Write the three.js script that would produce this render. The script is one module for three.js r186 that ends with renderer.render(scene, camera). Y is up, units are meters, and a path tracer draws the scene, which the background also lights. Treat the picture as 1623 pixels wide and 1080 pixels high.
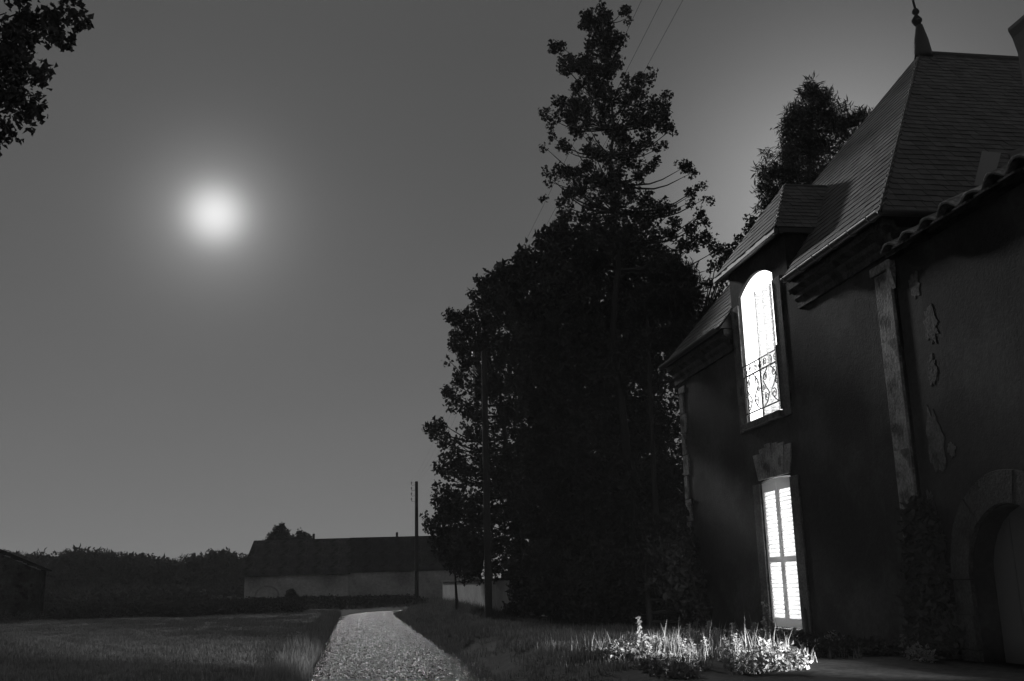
import * as THREE from 'three';
import { RectAreaLightUniformsLib } from 'three/addons/lights/RectAreaLightUniformsLib.js';
import { ConvexGeometry } from 'three/addons/geometries/ConvexGeometry.js';
import { RoundedBoxGeometry } from 'three/addons/geometries/RoundedBoxGeometry.js';
import { mergeGeometries } from 'three/addons/utils/BufferGeometryUtils.js';

// ------------------------------------------------------------------ camera, sky, moon, exposure
const scene = new THREE.Scene();
const HC = 1.5, FPX = 1600, CX = 811.5, CY = 540;
const YAW = THREE.MathUtils.degToRad(8.9), PITCH = Math.atan(0.239), ROLL = THREE.MathUtils.degToRad(1.4);
const camera = new THREE.PerspectiveCamera(2 * Math.atan(540 / FPX) * 180 / Math.PI, 1024 / 681, 0.1, 2000);
camera.position.set(0, HC, 0);
camera.lookAt(Math.sin(YAW) * Math.cos(PITCH), HC + Math.sin(PITCH), -Math.cos(YAW) * Math.cos(PITCH));
camera.rotateZ(-ROLL);
camera.updateMatrixWorld(true);
const renderer = new THREE.WebGLRenderer({ antialias: true });
renderer.setSize(1024, 681);
renderer.toneMapping = THREE.LinearToneMapping;
renderer.toneMappingExposure = 1;
renderer.shadowMap.enabled = true;
RectAreaLightUniformsLib.init();

const MOON = new THREE.Vector3(-0.135, 0.344, -0.9293).normalize();
function rnd(seed) {            // mulberry32
  let a = seed >>> 0;
  return () => { a = (a + 0x6D2B79F5) | 0; let t = Math.imul(a ^ (a >>> 15), 1 | a); t = (t + Math.imul(t ^ (t >>> 7), 61 | t)) ^ t; return ((t ^ (t >>> 14)) >>> 0) / 4294967296; };
}
function lattice(seed) { const r = rnd(seed), t = new Float32Array(4096); for (let i = 0; i < 4096; i++) t[i] = r(); return t; }
const LAT = lattice(11);
function vnoise(x, y, per) {
  const ix = Math.floor(x), iy = Math.floor(y), fx = x - ix, fy = y - iy, s = fx * fx * (3 - 2 * fx), t = fy * fy * (3 - 2 * fy), m = (a) => ((a % per) + per) % per;
  const h = (a, b) => LAT[(m(a) * 57 + m(b) * 131 + m(a) * m(b) * 7) & 4095];
  return (h(ix, iy) * (1 - s) + h(ix + 1, iy) * s) * (1 - t) + (h(ix, iy + 1) * (1 - s) + h(ix + 1, iy + 1) * s) * t;
}
function fbm(x, y, per, oct = 4, gain = 0.5) { let v = 0, a = 1, w = 0; for (let o = 0; o < oct; o++) { v += a * vnoise(x + o * 17.3, y + o * 9.1, per); w += a; a *= gain; x *= 2; y *= 2; per *= 2; } return v / w; }
const camRay = (px, py) => new THREE.Vector3((px - CX) / FPX, -(py - CY) / FPX, -1).transformDirection(camera.matrixWorld);
{ // night sky: thin luminous mist, a veiled moon and a paler sky low on the right
  const W = 2048, H = 1024, data = new Float32Array(W * H * 4), sm = THREE.MathUtils.smoothstep;
  const pale = camRay(1320, 350);
  for (let r = 0; r < H; r++) {
    const el = ((r + 0.5) / H - 0.5) * Math.PI, y = Math.sin(el), c = Math.cos(el);
    for (let k = 0; k < W; k++) {
      const az = ((k + 0.5) / W - 0.5) * 2 * Math.PI, x = Math.cos(az) * c, z = Math.sin(az) * c;
      const cm = Math.min(1, x * MOON.x + y * MOON.y + z * MOON.z), am = Math.acos(cm) * 57.2958;
      const ap = Math.acos(Math.min(1, x * pale.x + y * pale.y + z * pale.z)) * 57.2958;
      let v = 0.07 + 0.13 * Math.exp(-Math.max(0, el) * 57.3 / 11);
      v += 0.5 * Math.exp(-Math.pow(am / 1.45, 2.2)) + 0.22 * Math.exp(-Math.pow(am / 2.8, 1.6)) + 0.05 * Math.exp(-am / 7.5);
      v += 0.27 * Math.exp(-Math.pow(ap / 7.8, 2));
      v *= 0.95 + 0.1 * fbm(x * 2.2 + 40 + z, y * 7 + 40, 4096, 4); // drifts of mist
      const i = (r * W + k) * 4; data[i] = data[i + 1] = data[i + 2] = v; data[i + 3] = 1;
    }
  }
  const t = new THREE.DataTexture(data, W, H, THREE.RGBAFormat, THREE.FloatType);
  t.mapping = THREE.EquirectangularReflectionMapping; t.magFilter = t.minFilter = THREE.LinearFilter; t.wrapS = THREE.RepeatWrapping; t.needsUpdate = true;
  scene.background = t; scene.environment = t;
}
const moon = new THREE.DirectionalLight(new THREE.Color(1, 1, 1), 1.6);
moon.position.copy(MOON).multiplyScalar(150); moon.target.position.set(0, 0, -30); moon.position.z -= 30;
moon.castShadow = true; moon.shadow.radius = 6; moon.shadow.mapSize.set(4096, 4096);
Object.assign(moon.shadow.camera, { left: -90, right: 90, top: 90, bottom: -90, near: 1, far: 400 });
scene.add(moon, moon.target);
scene.fog = new THREE.FogExp2(new THREE.Color(1, 1, 1), 0.0004); // thin night mist

// ------------------------------------------------------------------ helpers
const V = (x, y, z) => new THREE.Vector3(x, y, z);
const atZ = (px, py, z) => { const d = camRay(px, py); return V(0, HC, 0).addScaledVector(d, z / d.z); };   // a sight line met with a plane of the place
const used = new Map();
function numbered(n) { const k = used.get(n) ?? 0; used.set(n, k + 1); return k ? `${n}_${String(k).padStart(3, '0')}` : n; }
function mesh(name, geo, mat, parent = scene) {
  const m = new THREE.Mesh(Array.isArray(geo) ? merge(geo) : geo, mat);
  m.name = parent === scene ? numbered(name) : partName(name, parent); m.castShadow = m.receiveShadow = true; parent.add(m); return m;
}
function partName(name, parent) { const c = (parent.userData.__c ??= {}), k = c[name] ?? 0; c[name] = k + 1; return k ? `${name}_${String(k).padStart(3, '0')}` : name; }
function merge(list) {
  return mergeGeometries(list.map((g) => { const h = g.index ? g.toNonIndexed() : g; for (const k of Object.keys(h.attributes)) if (!['position', 'normal', 'uv'].includes(k)) h.deleteAttribute(k); return h; }));
}
function thing(name, label, category, pos = [0, 0, 0], group) {
  const g = new THREE.Group(); g.name = numbered(name); g.position.set(...pos); scene.add(g); return tag(g, label, category, group);
}
function tag(o, label, category, group) { Object.assign(o.userData, { label, category }); if (group) o.userData.group = group; return o; }
const structure = (o) => { o.userData.kind = 'structure'; return o; };
function box(x0, x1, y0, y1, z0, z1) { const g = new THREE.BoxGeometry(x1 - x0, y1 - y0, Math.abs(z1 - z0)); g.translate((x0 + x1) / 2, (y0 + y1) / 2, (z0 + z1) / 2); return g; }
function rbox(x0, x1, y0, y1, z0, z1, r = 0.012) { const g = new RoundedBoxGeometry(x1 - x0, y1 - y0, Math.abs(z1 - z0), 1, r); g.translate((x0 + x1) / 2, (y0 + y1) / 2, (z0 + z1) / 2); return g; }
const metreUV = (g) => { // box-projected uv in metres
  const p = g.attributes.position, n = g.attributes.normal, uv = new Float32Array(p.count * 2);
  for (let i = 0; i < p.count; i++) {
    const ax = Math.abs(n.getX(i)), ay = Math.abs(n.getY(i)), az = Math.abs(n.getZ(i));
    const [u, v] = ay > ax && ay > az ? [p.getX(i), p.getZ(i)] : ax > az ? [p.getZ(i), p.getY(i)] : [p.getX(i), p.getY(i)];
    uv[i * 2] = u; uv[i * 2 + 1] = v;
  }
  return g.setAttribute('uv', new THREE.BufferAttribute(uv, 2));
};
const bothM = (g) => metreUV(g.index ? g.toNonIndexed() : g);
function tube(pts, r, seg = 16, rad = 6, closed = false) { return new THREE.TubeGeometry(new THREE.CatmullRomCurve3(pts, closed), seg, r, rad, closed); }
function taper(pts, r0, r1, seg = 14, rad = 7) { // a limb that tapers
  const c = new THREE.CatmullRomCurve3(pts), g = new THREE.TubeGeometry(c, seg, 1, rad, false), p = g.attributes.position;
  for (let i = 0; i <= seg; i++) {
    const o = c.getPointAt(i / seg), r = r0 + (r1 - r0) * (i / seg);
    for (let j = 0; j <= rad; j++) { const k = i * (rad + 1) + j; p.setXYZ(k, o.x + (p.getX(k) - o.x) * r, o.y + (p.getY(k) - o.y) * r, o.z + (p.getZ(k) - o.z) * r); }
  }
  return g;
}
function prism(profile, axis, a, b) { // profile [[p, y], ...] pushed along 'x' (p is z) or 'z' (p is x)
  const s = new THREE.Shape(profile.map(([p, y]) => new THREE.Vector2(p, y))), g = new THREE.ExtrudeGeometry(s, { depth: Math.abs(b - a), bevelEnabled: false });
  if (axis === 'z') g.translate(0, 0, Math.min(a, b));
  else { g.rotateY(-Math.PI / 2); g.translate(Math.max(a, b), 0, 0); } // local x -> world z, depth -> -x
  return g;
}

// ------------------------------------------------------------------ textures (neutral greys: the photograph is black and white)
function tex(size, f, repeat = 1, srgb = true) {
  const d = new Uint8Array(size * size * 4);
  for (let j = 0; j < size; j++) for (let i = 0; i < size; i++) { const v = Math.max(0, Math.min(255, Math.round(255 * f(i / size, j / size)))), k = (j * size + i) * 4; d[k] = d[k + 1] = d[k + 2] = v; d[k + 3] = 255; }
  const t = new THREE.DataTexture(d, size, size); t.wrapS = t.wrapT = THREE.RepeatWrapping; t.magFilter = THREE.LinearFilter; t.minFilter = THREE.LinearMipmapLinearFilter; t.generateMipmaps = true;
  if (srgb) t.colorSpace = THREE.SRGBColorSpace; t.repeat.set(repeat, repeat); t.needsUpdate = true; return t;
}
const g3 = (v) => new THREE.Color().setRGB(v, v, v);
const std = (albedo, o = {}) => new THREE.MeshStandardMaterial({ color: g3(albedo), roughness: 0.9, ...o });
const lerp = THREE.MathUtils.lerp;
const sm = THREE.MathUtils.smoothstep;
const plasterT = tex(1024, (u, v) => { const b = fbm(u * 5, v * 5, 5, 5), s = fbm(u * 24, v * 3, 24, 3), f = fbm(u * 90, v * 90, 90, 2); return 0.5 + 0.42 * sm(b, 0.35, 0.7) + 0.16 * (s - 0.5) + 0.3 * (f - 0.5); }, 1 / 5);
const barnT = tex(512, (u, v) => 0.78 + 0.4 * (fbm(u * 3, v * 3, 3, 4) - 0.5) + 0.16 * (fbm(u * 50, v * 50, 50, 2) - 0.5) - 0.2 * sm(fbm(u * 8, v * 4, 8, 4), 0.62, 0.8), 1 / 7);
const plasterB = tex(1024, (u, v) => 0.55 * fbm(u * 140, v * 140, 140, 3, 0.6) + 0.45 * fbm(u * 12, v * 12, 12, 4), 1 / 3, false);
const stoneT = tex(512, (u, v) => { const b = fbm(u * 4, v * 4, 4, 5, 0.6), f = fbm(u * 60, v * 60, 60, 2); return 0.62 + 0.5 * (b - 0.5) + 0.32 * (f - 0.5) - 0.25 * sm(fbm(u * 9 + 3, v * 5, 9, 4), 0.55, 0.75); }, 1 / 1.6);
const stoneB = tex(512, (u, v) => fbm(u * 40, v * 40, 40, 4, 0.65), 1 / 1.2, false);
const slateB = tex(256, (u, v) => fbm(u * 8, v * 40, 8, 4, 0.6), 1, false);
const roadT = tex(1024, (u, v) => { const b = fbm(u * 6, v * 6, 6, 4), f = fbm(u * 200, v * 200, 200, 2, 0.8); return 0.5 + 0.22 * (b - 0.5) + 0.6 * (f - 0.5); }, 1 / 4);
const roadB = tex(1024, (u, v) => 0.5 * fbm(u * 110, v * 110, 110, 2, 0.7) + 0.34 * fbm(u * 36, v * 36, 36, 3, 0.6) + 0.3 * fbm(u * 9, v * 9, 9, 2), 1 / 4, false);
const earthT = tex(1024, (u, v) => { const b = fbm(u * 7, v * 7, 7, 5, 0.55), f = fbm(u * 120, v * 120, 120, 3, 0.7); return 0.5 + 0.5 * (b - 0.5) + 0.55 * (f - 0.5); }, 1 / 9);
const barkB = tex(512, (u, v) => fbm(u * 30, v * 6, 30, 4, 0.6), 1, false);

const M = {
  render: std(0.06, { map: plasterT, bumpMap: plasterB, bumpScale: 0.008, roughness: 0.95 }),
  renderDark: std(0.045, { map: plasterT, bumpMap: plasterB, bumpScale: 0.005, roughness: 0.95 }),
  pale: std(0.78, { map: stoneT, bumpMap: stoneB, bumpScale: 0.008, roughness: 0.9 }),
  stone: std(0.33, { map: stoneT, bumpMap: stoneB, bumpScale: 0.012, roughness: 0.92 }),
  archStone: std(0.13, { map: stoneT, bumpMap: stoneB, bumpScale: 0.012, roughness: 0.92 }),
  patch: std(0.24, { map: stoneT, bumpMap: stoneB, bumpScale: 0.008, roughness: 0.95 }),
  stoneDim: std(0.16, { map: stoneT, bumpMap: stoneB, bumpScale: 0.012, roughness: 0.92 }),
  deck: std(0.05),
  shedRoof: new THREE.MeshPhysicalMaterial({ color: g3(0.03), roughness: 1, specularIntensity: 0, map: stoneT }),
  slates: [0.06, 0.08, 0.1, 0.125].map((a, i) => std(a, { bumpMap: slateB, bumpScale: 0.003, roughness: 0.52 + 0.04 * i })),
  zinc: std(0.38, { roughness: 0.45, metalness: 0.5 }),
  zincDark: std(0.06, { roughness: 0.6, metalness: 0.2 }),
  wood: std(0.1, { roughness: 0.85, bumpMap: barkB, bumpScale: 0.004 }),
  pole: std(0.03, { roughness: 0.9, bumpMap: barkB, bumpScale: 0.006 }),
  iron: std(0.025, { roughness: 0.6 }),
  tiles: [0.65, 0.75, 0.55].map((a) => std(a, { roughness: 0.8, map: stoneT })),  // eave tiles coloured pale to stand in for light along their edge
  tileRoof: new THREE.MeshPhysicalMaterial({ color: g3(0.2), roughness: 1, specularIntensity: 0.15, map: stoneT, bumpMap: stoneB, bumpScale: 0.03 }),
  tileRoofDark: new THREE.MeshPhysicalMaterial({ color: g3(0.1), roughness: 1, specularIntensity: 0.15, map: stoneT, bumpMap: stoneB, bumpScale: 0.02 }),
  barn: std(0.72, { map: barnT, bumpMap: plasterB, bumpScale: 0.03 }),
  ceramic: std(0.3, { roughness: 0.3 }),
  bark: std(0.035, { bumpMap: barkB, bumpScale: 0.02 }),
  leaf: new THREE.MeshPhysicalMaterial({ color: g3(0.06), roughness: 0.9, specularIntensity: 0.3, side: THREE.DoubleSide }),
  needle: new THREE.MeshPhysicalMaterial({ color: g3(0.05), roughness: 0.9, specularIntensity: 0.3, side: THREE.DoubleSide }),
  asphalt: new THREE.MeshPhysicalMaterial({ color: g3(0.045), map: roadT, bumpMap: roadB, bumpScale: 0.06, roughness: 0.95, specularIntensity: 0 }),
  earth: new THREE.MeshPhysicalMaterial({ color: g3(0.08), map: earthT, roughness: 1, specularIntensity: 0.1 }),
  grass: new THREE.MeshPhysicalMaterial({ color: g3(0.1), roughness: 0.95, specularIntensity: 0.2, transmission: 0.4, thickness: 0, side: THREE.DoubleSide }),
  inside: std(0.8, { roughness: 0.9 }),
  wire: new THREE.MeshPhysicalMaterial({ color: g3(0.01), roughness: 1, specularIntensity: 0 }),
};

// ------------------------------------------------------------------ ground and road
const LANE = (() => { // centre line: straight beside the house, then round to the right beyond the garden wall
  const p = []; for (let z = 14; z > -45; z -= 1) p.push([0.65 + 0.05 * Math.sin(z * 0.21), z]);
  p.push([0.66, -47], [0.72, -50], [0.82, -53], [1.0, -55.5], [1.35, -57.7], [1.9, -59.4], [2.7, -60.5], [3.7, -61.1]);
  for (let x = 5; x < 60; x += 3) p.push([x, -61.2 - (x - 3) * 0.06]);
  return p;
})();
function laneDist(x, z) { let m = 1e9; for (const [a, b] of LANE) { const d = (x - a) ** 2 + (z - b) ** 2; if (d < m) m = d; } return Math.sqrt(m); }
function groundY(x, z) {
  const n = fbm(x * 0.35 + 40, z * 0.35 + 40, 4096, 3) - 0.5, f = sm(z, -57.5, -54);
  let y = 0.14 * n;
  if (x > 0) y += 0.4 * f * sm(x, 2.2, 3.5);
  else y += 0.1 * sm(-x, 0.9, 2.2);
  y += 0.15 * sm(-z, 64, 84);
  if (z > -75 && x > -4 && x < 62) { const d = laneDist(x, z); y = lerp(-0.07, y, sm(d, 1.35, 2.0)); }
  return y;
}
{
  const xs = [], zs = [];
  for (let x = -220; x < -24; x += 14) xs.push(x); for (let x = -24; x < -4; x += 0.8) xs.push(x); for (let x = -4; x < 9; x += 0.25) xs.push(x); for (let x = 9; x < 30; x += 1.5) xs.push(x); for (let x = 30; x <= 240; x += 14) xs.push(x);
  for (let z = 20; z > -6; z -= 1.5) zs.push(z); for (let z = -6; z > -70; z -= 0.4) zs.push(z); for (let z = -70; z > -160; z -= 3) zs.push(z); for (let z = -160; z >= -700; z -= 30) zs.push(z);
  const nx = xs.length, nz = zs.length, pos = new Float32Array(nx * nz * 3), uv = new Float32Array(nx * nz * 2), idx = [];
  for (let j = 0; j < nz; j++) for (let i = 0; i < nx; i++) {
    const k = j * nx + i; pos[k * 3] = xs[i]; pos[k * 3 + 1] = groundY(xs[i], zs[j]); pos[k * 3 + 2] = zs[j]; uv[k * 2] = xs[i]; uv[k * 2 + 1] = zs[j];
    if (i && j) { const a = k - nx - 1, b = k - nx, c = k, d = k - 1; idx.push(a, b, c, a, c, d); }
  }
  const g = new THREE.BufferGeometry(); g.setAttribute('position', new THREE.BufferAttribute(pos, 3)); g.setAttribute('uv', new THREE.BufferAttribute(uv, 2)); g.setIndex(idx); g.computeVertexNormals();
  structure(mesh('ground', g, M.earth));
}
{
  const pos = [], uv = [], idx = [], cols = 12, r = rnd(5); let n = 0;
  const pts = LANE.map(([x, z]) => V(x, 0, z)), c = new THREE.CatmullRomCurve3(pts), rows = 300;
  for (let i = 0; i <= rows; i++) {
    const t = i / rows, p = c.getPointAt(t), d = c.getTangentAt(t), s = V(-d.z, 0, d.x);
    const wl = 1.42 + 0.05 * (r() - 0.5) + 0.03 * Math.sin(i * 0.23), wr = 1.45 + 0.05 * (r() - 0.5) + 0.03 * Math.sin(i * 0.19 + 2);
    for (let k = 0; k <= cols; k++) {
      const q = k / cols * 2 - 1, w = q < 0 ? wl : wr, x = p.x + s.x * q * w, z = p.z + s.z * q * w;
      pos.push(x, 0.035 * (1 - q * q) - 0.02 + 0.02 * (fbm(x * 1.3 + 20, z * 1.3 + 400, 4096, 3) - 0.5), z); uv.push(x, z);
      if (i && k) { const a = n - cols - 2, b = n - cols - 1; idx.push(a, n - 1, n, a, n, b); } n++;
    }
  }
  const g = new THREE.BufferGeometry(); g.setAttribute('position', new THREE.Float32BufferAttribute(pos, 3)); g.setAttribute('uv', new THREE.Float32BufferAttribute(uv, 2)); g.setIndex(idx); g.computeVertexNormals();
  if (g.attributes.normal.getY(20) < 0) { idx.reverse(); g.setIndex(idx); g.computeVertexNormals(); }
  structure(mesh('road', g, M.asphalt));
}

{ // loose stone chippings bedded in the road
  const r = rnd(17), N = 100000, q = new THREE.Quaternion(), m = new THREE.Matrix4(), g = new THREE.IcosahedronGeometry(0.5, 0);
  const mat = new THREE.MeshPhysicalMaterial({ color: g3(0.028), roughness: 0.27, specularIntensity: 0.085, flatShading: true }), im = new THREE.InstancedMesh(g, mat, N);
  const c = new THREE.CatmullRomCurve3(LANE.filter(([x, z]) => z < -9 && x < 7).map(([x, z]) => V(x, 0, z)));
  const P = [], T = []; for (let i = 0; i <= 600; i++) { P.push(c.getPointAt(i / 600)); T.push(c.getTangentAt(i / 600)); }
  for (let i = 0; i < N; i++) {
    const u = Math.pow(r(), 1.25) * 599.99, a = Math.floor(u), k = (r() + r() * 0.12) * 2 - 1.06, w = k * 1.44, x = lerp(P[a].x, P[a + 1].x, u - a) - T[a].z * w, z = lerp(P[a].z, P[a + 1].z, u - a) + T[a].x * w, s = 0.02 + 0.032 * r() * r();
    q.setFromEuler(new THREE.Euler((r() - 0.5) * 0.3, r() * 6.3, (r() - 0.5) * 0.3));
    m.compose(V(x, 0.035 * Math.max(-0.2, 1 - k * k) - 0.0125 + 0.005 * r(), z), q, V(s * (0.8 + 0.5 * r()), s * 0.36, s)); im.setMatrixAt(i, m); im.setColorAt(i, g3(0.5 + 0.9 * r()));
  }
  im.name = numbered('road_chippings'); im.userData.kind = 'stuff'; im.castShadow = im.receiveShadow = true; scene.add(im); tag(im, 'coarse stone chippings of the road surface', 'gravel');
}

// ------------------------------------------------------------------ the manor house (facade in the plane x = 7.7, looking towards -x)
const X0 = 7.7, GY = 0.36, ZN = -13.1, ZF = -23.15;   // near and far corner
const EAVE = { x: 7.3, y: 6.42, zn: -12.68, zf: -23.5 }, APEX = V(11.85, 12.3, -18.1);
const LW = { z0: -18.62, z1: -17.24, y0: 0.58, y1: 3.24 }, UW = { z0: -19.02, z1: -17.28, y0: 4.44, y1: 7.06 };
const house = thing('manor_house', 'tall dark house with steep hipped slate roof, iron roof finial and two brightly lit windows', 'house');
{
  const s = new THREE.Shape(); // drawn in (-z, y)
  s.moveTo(-ZN, -0.1); s.lineTo(-ZF, -0.1); s.lineTo(-ZF, 6.42); s.lineTo(19.42, 6.42); s.lineTo(19.42, 7.72); s.lineTo(16.6, 7.72); s.lineTo(16.6, 6.42); s.lineTo(-ZN, 6.42); s.closePath();
  const hole = (w, top) => { const h = new THREE.Path(), m = (w.z0 + w.z1) / -2, a = (w.z1 - w.z0) / 2; h.moveTo(m - a, w.y0); h.lineTo(m - a, w.y1); for (let i = 1; i <= 12; i++) { const q = -1 + i / 6; h.lineTo(m + a * q, w.y1 + top * (1 - q * q)); } h.lineTo(m + a, w.y0); h.closePath(); return h; };
  s.holes.push(hole(LW, 0.04), hole(UW, 0.25));
  const g = new THREE.ExtrudeGeometry(s, { depth: 0.42, bevelEnabled: false }); g.rotateY(Math.PI / 2); g.translate(X0, 0, 0);
  mesh('wall', bothM(g), M.render, house);
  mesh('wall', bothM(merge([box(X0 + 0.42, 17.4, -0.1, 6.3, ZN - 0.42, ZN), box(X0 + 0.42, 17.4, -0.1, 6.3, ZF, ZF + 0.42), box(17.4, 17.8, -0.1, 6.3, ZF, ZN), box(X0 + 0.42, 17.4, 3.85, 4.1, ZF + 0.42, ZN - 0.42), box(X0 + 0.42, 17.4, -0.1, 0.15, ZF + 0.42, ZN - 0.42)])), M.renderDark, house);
}
// roof: a solid under rows of slates, each slate a piece of its own
const slateGeo = new THREE.BoxGeometry(1, 1, 1), slateJobs = [];
function roofFace(parent, P0, P1, A, B, out, exposure = 0.26, width = 0.25, seed = 1) {
  const r = rnd(seed), u = P1.clone().sub(P0), U = u.length(); u.normalize();
  const v = A.clone().sub(P0); const uA = v.dot(u); v.addScaledVector(u, -uA); const Vh = v.length(); v.normalize();
  const uB = B.clone().sub(P0).dot(u), n = u.clone().cross(v); if (n.dot(out) < 0) n.negate();
  const q = new THREE.Quaternion(), mt = new THREE.Matrix4();
  for (let k = 0; k * exposure < Vh - 0.05; k++) {
    const vm = (k + 0.5) * exposure, a = Math.min(1, vm / Vh), uL = uA * a, uR = lerp(U, uB, a); if (uR - uL < 0.04) continue;
    let x = uL, first = true;
    while (x < uR - 0.005) {
      let w = width * (0.92 + 0.16 * r()); if (first) { w *= k % 2 ? 0.5 : 1; first = false; } if (x + w > uR - 0.06) w = uR - x;
      const c = P0.clone().addScaledVector(u, x + w / 2).addScaledVector(v, (k + 0.52) * exposure).addScaledVector(n, 0.022 + 0.006 * (r() - 0.5));
      const lift = -0.05 - 0.015 * r(), slip = r() < 0.012, spin = (r() - 0.5) * (slip ? 0.3 : 0.035), dy = (r() - 0.5) * 0.016 - (slip ? 0.06 * r() : 0);
      const vv = v.clone().applyAxisAngle(u, 0).addScaledVector(n, lift).normalize(), nn = n.clone().addScaledVector(v, -lift).normalize();
      mt.makeBasis(u, vv, u.clone().cross(vv)); q.setFromRotationMatrix(mt); q.premultiply(new THREE.Quaternion().setFromAxisAngle(nn, spin));
      c.addScaledVector(v, dy);
      if (parent === roof && c.x < 8.3 && c.z < lerp(-16.08, -16.6, Math.min(1, (c.x - 7.42) / 0.6)) && c.z > -19.42) { x += w; continue; }
      const m = new THREE.Matrix4().compose(c, q, V(w - 0.008, exposure + 0.05, 0.013));
      slateJobs.push({ parent, m, d: c.distanceTo(camera.position), mat: Math.floor(r() * 4) });
      x += w;
    }
  }
}
const zb = -20.2; // hidden back of the ridge
const kx = 8.05, kt = (kx - 7.42) / (APEX.x - 7.42), ky = lerp(6.55, APEX.y, kt), kn = lerp(-12.75, -18.1, kt), kf = lerp(-23.4, -18.1, kt);
const hull = (...p) => bothM(new ConvexGeometry(p.map((q) => V(...q))));
const roof = mesh('roof', merge([hull([kx, 6.53, -12.75], [kx, ky, kn], [kx, ky, kf], [kx, 6.53, -23.4], [18.2, 6.53, -12.75], [18.2, 6.53, -23.4], APEX.toArray(), [17.9, 12.3, -18.1]),
  hull([7.42, 6.52, -12.75], [kx, 6.52, -12.75], [kx, ky, kn], [7.42, 6.52, -16.08], [kx, 6.52, -16.56], [kx, ky, -16.56]), hull([7.42, 6.52, -23.4], [kx, 6.52, -23.4], [kx, ky, kf], [7.42, 6.52, -19.42], [kx, 6.52, -19.42], [kx, ky, -19.42])]), M.deck, house);
roofFace(roof, V(7.42, 6.55, -23.4), V(7.42, 6.55, -12.75), APEX, APEX, V(-1, 0.7, 0), 0.2, 0.18, 21);
roofFace(roof, V(7.42, 6.55, -12.75), V(18.2, 6.55, -12.75), APEX, V(17.9, 12.3, -18.1), V(0, 0.7, 1), 0.2, 0.18, 22);
// dormer over the upper window
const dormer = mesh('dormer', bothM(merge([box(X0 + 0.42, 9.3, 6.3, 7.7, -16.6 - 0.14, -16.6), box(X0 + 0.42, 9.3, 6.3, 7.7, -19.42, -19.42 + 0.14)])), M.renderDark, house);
const D = { x: 7.5, y: 7.68, zn: -16.5, zf: -19.75, ax: 8.5, ay: 9.16, az: -18.1 };
const dormerRoof = mesh('dormer_roof', new ConvexGeometry([V(D.x, D.y - 0.02, D.zn), V(D.x, D.y - 0.02, D.zf), V(10, D.y - 0.02, D.zn), V(10, D.y - 0.02, D.zf), V(D.ax, D.ay - 0.02, D.az), V(9.9, D.ay - 0.02, D.az)]), M.deck, house);
roofFace(dormerRoof, V(D.x, D.y, D.zf), V(D.x, D.y, D.zn), V(D.ax, D.ay, D.az), V(D.ax, D.ay, D.az), V(-1, 0.6, 0), 0.18, 0.17, 23);
roofFace(dormerRoof, V(D.x, D.y, D.zn), V(8.32, D.y, D.zn), V(D.ax, D.ay, D.az), V(9.46, D.ay, D.az), V(0, 0.6, 1), 0.18, 0.17, 24);
{ // the 300 slates that show largest are parts, the rest one part
  slateJobs.sort((a, b) => a.d - b.d);
  const near = slateJobs.slice(0, 300), far = slateJobs.slice(300);
  for (const j of near) { const m = mesh('slate', slateGeo, M.slates[j.mat], j.parent); m.applyMatrix4(j.m); }
  for (const par of [roof, dormerRoof]) for (let k = 0; k < 4; k++) {
    const l = far.filter((j) => j.parent === par && j.mat === k); if (!l.length) continue;
    const im = new THREE.InstancedMesh(slateGeo, M.slates[k], l.length); l.forEach((j, i) => im.setMatrixAt(i, j.m));
    im.name = partName('slate_courses', par); im.userData.kind = 'stuff'; im.castShadow = im.receiveShadow = true; par.add(im);
  }
}
// hips and ridges
const bar = (a, b, r) => tube([a, a.clone().lerp(b, 0.5), b], r, 4, 6);
mesh('hip_cap', [bar(V(7.42, 6.57, -12.75), APEX, 0.03), bar(V(7.42, 6.57, -23.4), APEX, 0.03)], M.deck, roof);
mesh('ridge_cap', bar(APEX.clone().add(V(0, 0.03, 0)), V(17.9, 12.33, -18.1), 0.07), M.zincDark, roof);
mesh('ridge_cap', [bar(V(D.ax, D.ay, D.az), V(9.5, D.ay, D.az), 0.055)], M.zincDark, dormerRoof);
mesh('hip_cap', [bar(V(D.x, D.y, D.zn), V(D.ax, D.ay, D.az), 0.03), bar(V(D.x, D.y, D.zf), V(D.ax, D.ay, D.az), 0.03)], M.deck, dormerRoof);
mesh('dormer_eave', merge([rbox(D.x - 0.03, D.x + 0.05, D.y - 0.1, D.y - 0.005, D.zf, D.zn), rbox(D.x + 0.05, 8.5, D.y - 0.1, D.y - 0.005, D.zn - 0.05, D.zn + 0.03)]), M.zincDark, dormerRoof);
mesh('valley', tube([V(8.33, D.y + 0.02, D.zn - 0.02), V(8.9, 8.45, -17.3), V(9.47, D.ay + 0.04, D.az)], 0.05, 6, 5), M.zincDark, dormerRoof);
{ // finial
  const f = mesh('finial', new THREE.LatheGeometry([[0.001, 0], [0.2, 0], [0.19, 0.15], [0.15, 0.45], [0.07, 0.82], [0.001, 0.83]].map(([a, b]) => new THREE.Vector2(a, b)), 8), M.zincDark, house);
  f.position.set(11.93, 12.2, -18.1);
  const k = mesh('finial_bulb', new THREE.LatheGeometry([[0.03, 0.78], [0.07, 0.83], [0.11, 0.9], [0.112, 0.94], [0.06, 1.02], [0.03, 1.06], [0.07, 1.1], [0.08, 1.14], [0.06, 1.19], [0.025, 1.22], [0.001, 1.23]].map(([a, b]) => new THREE.Vector2(a, b)), 12), M.iron, f); k.position.x = -0.04;
  mesh('spike', taper([V(-0.04, 1.2, 0), V(-0.09, 1.6, 0), V(-0.13, 2.2, 0)], 0.028, 0.012, 4, 6), M.iron, f);
}
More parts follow.
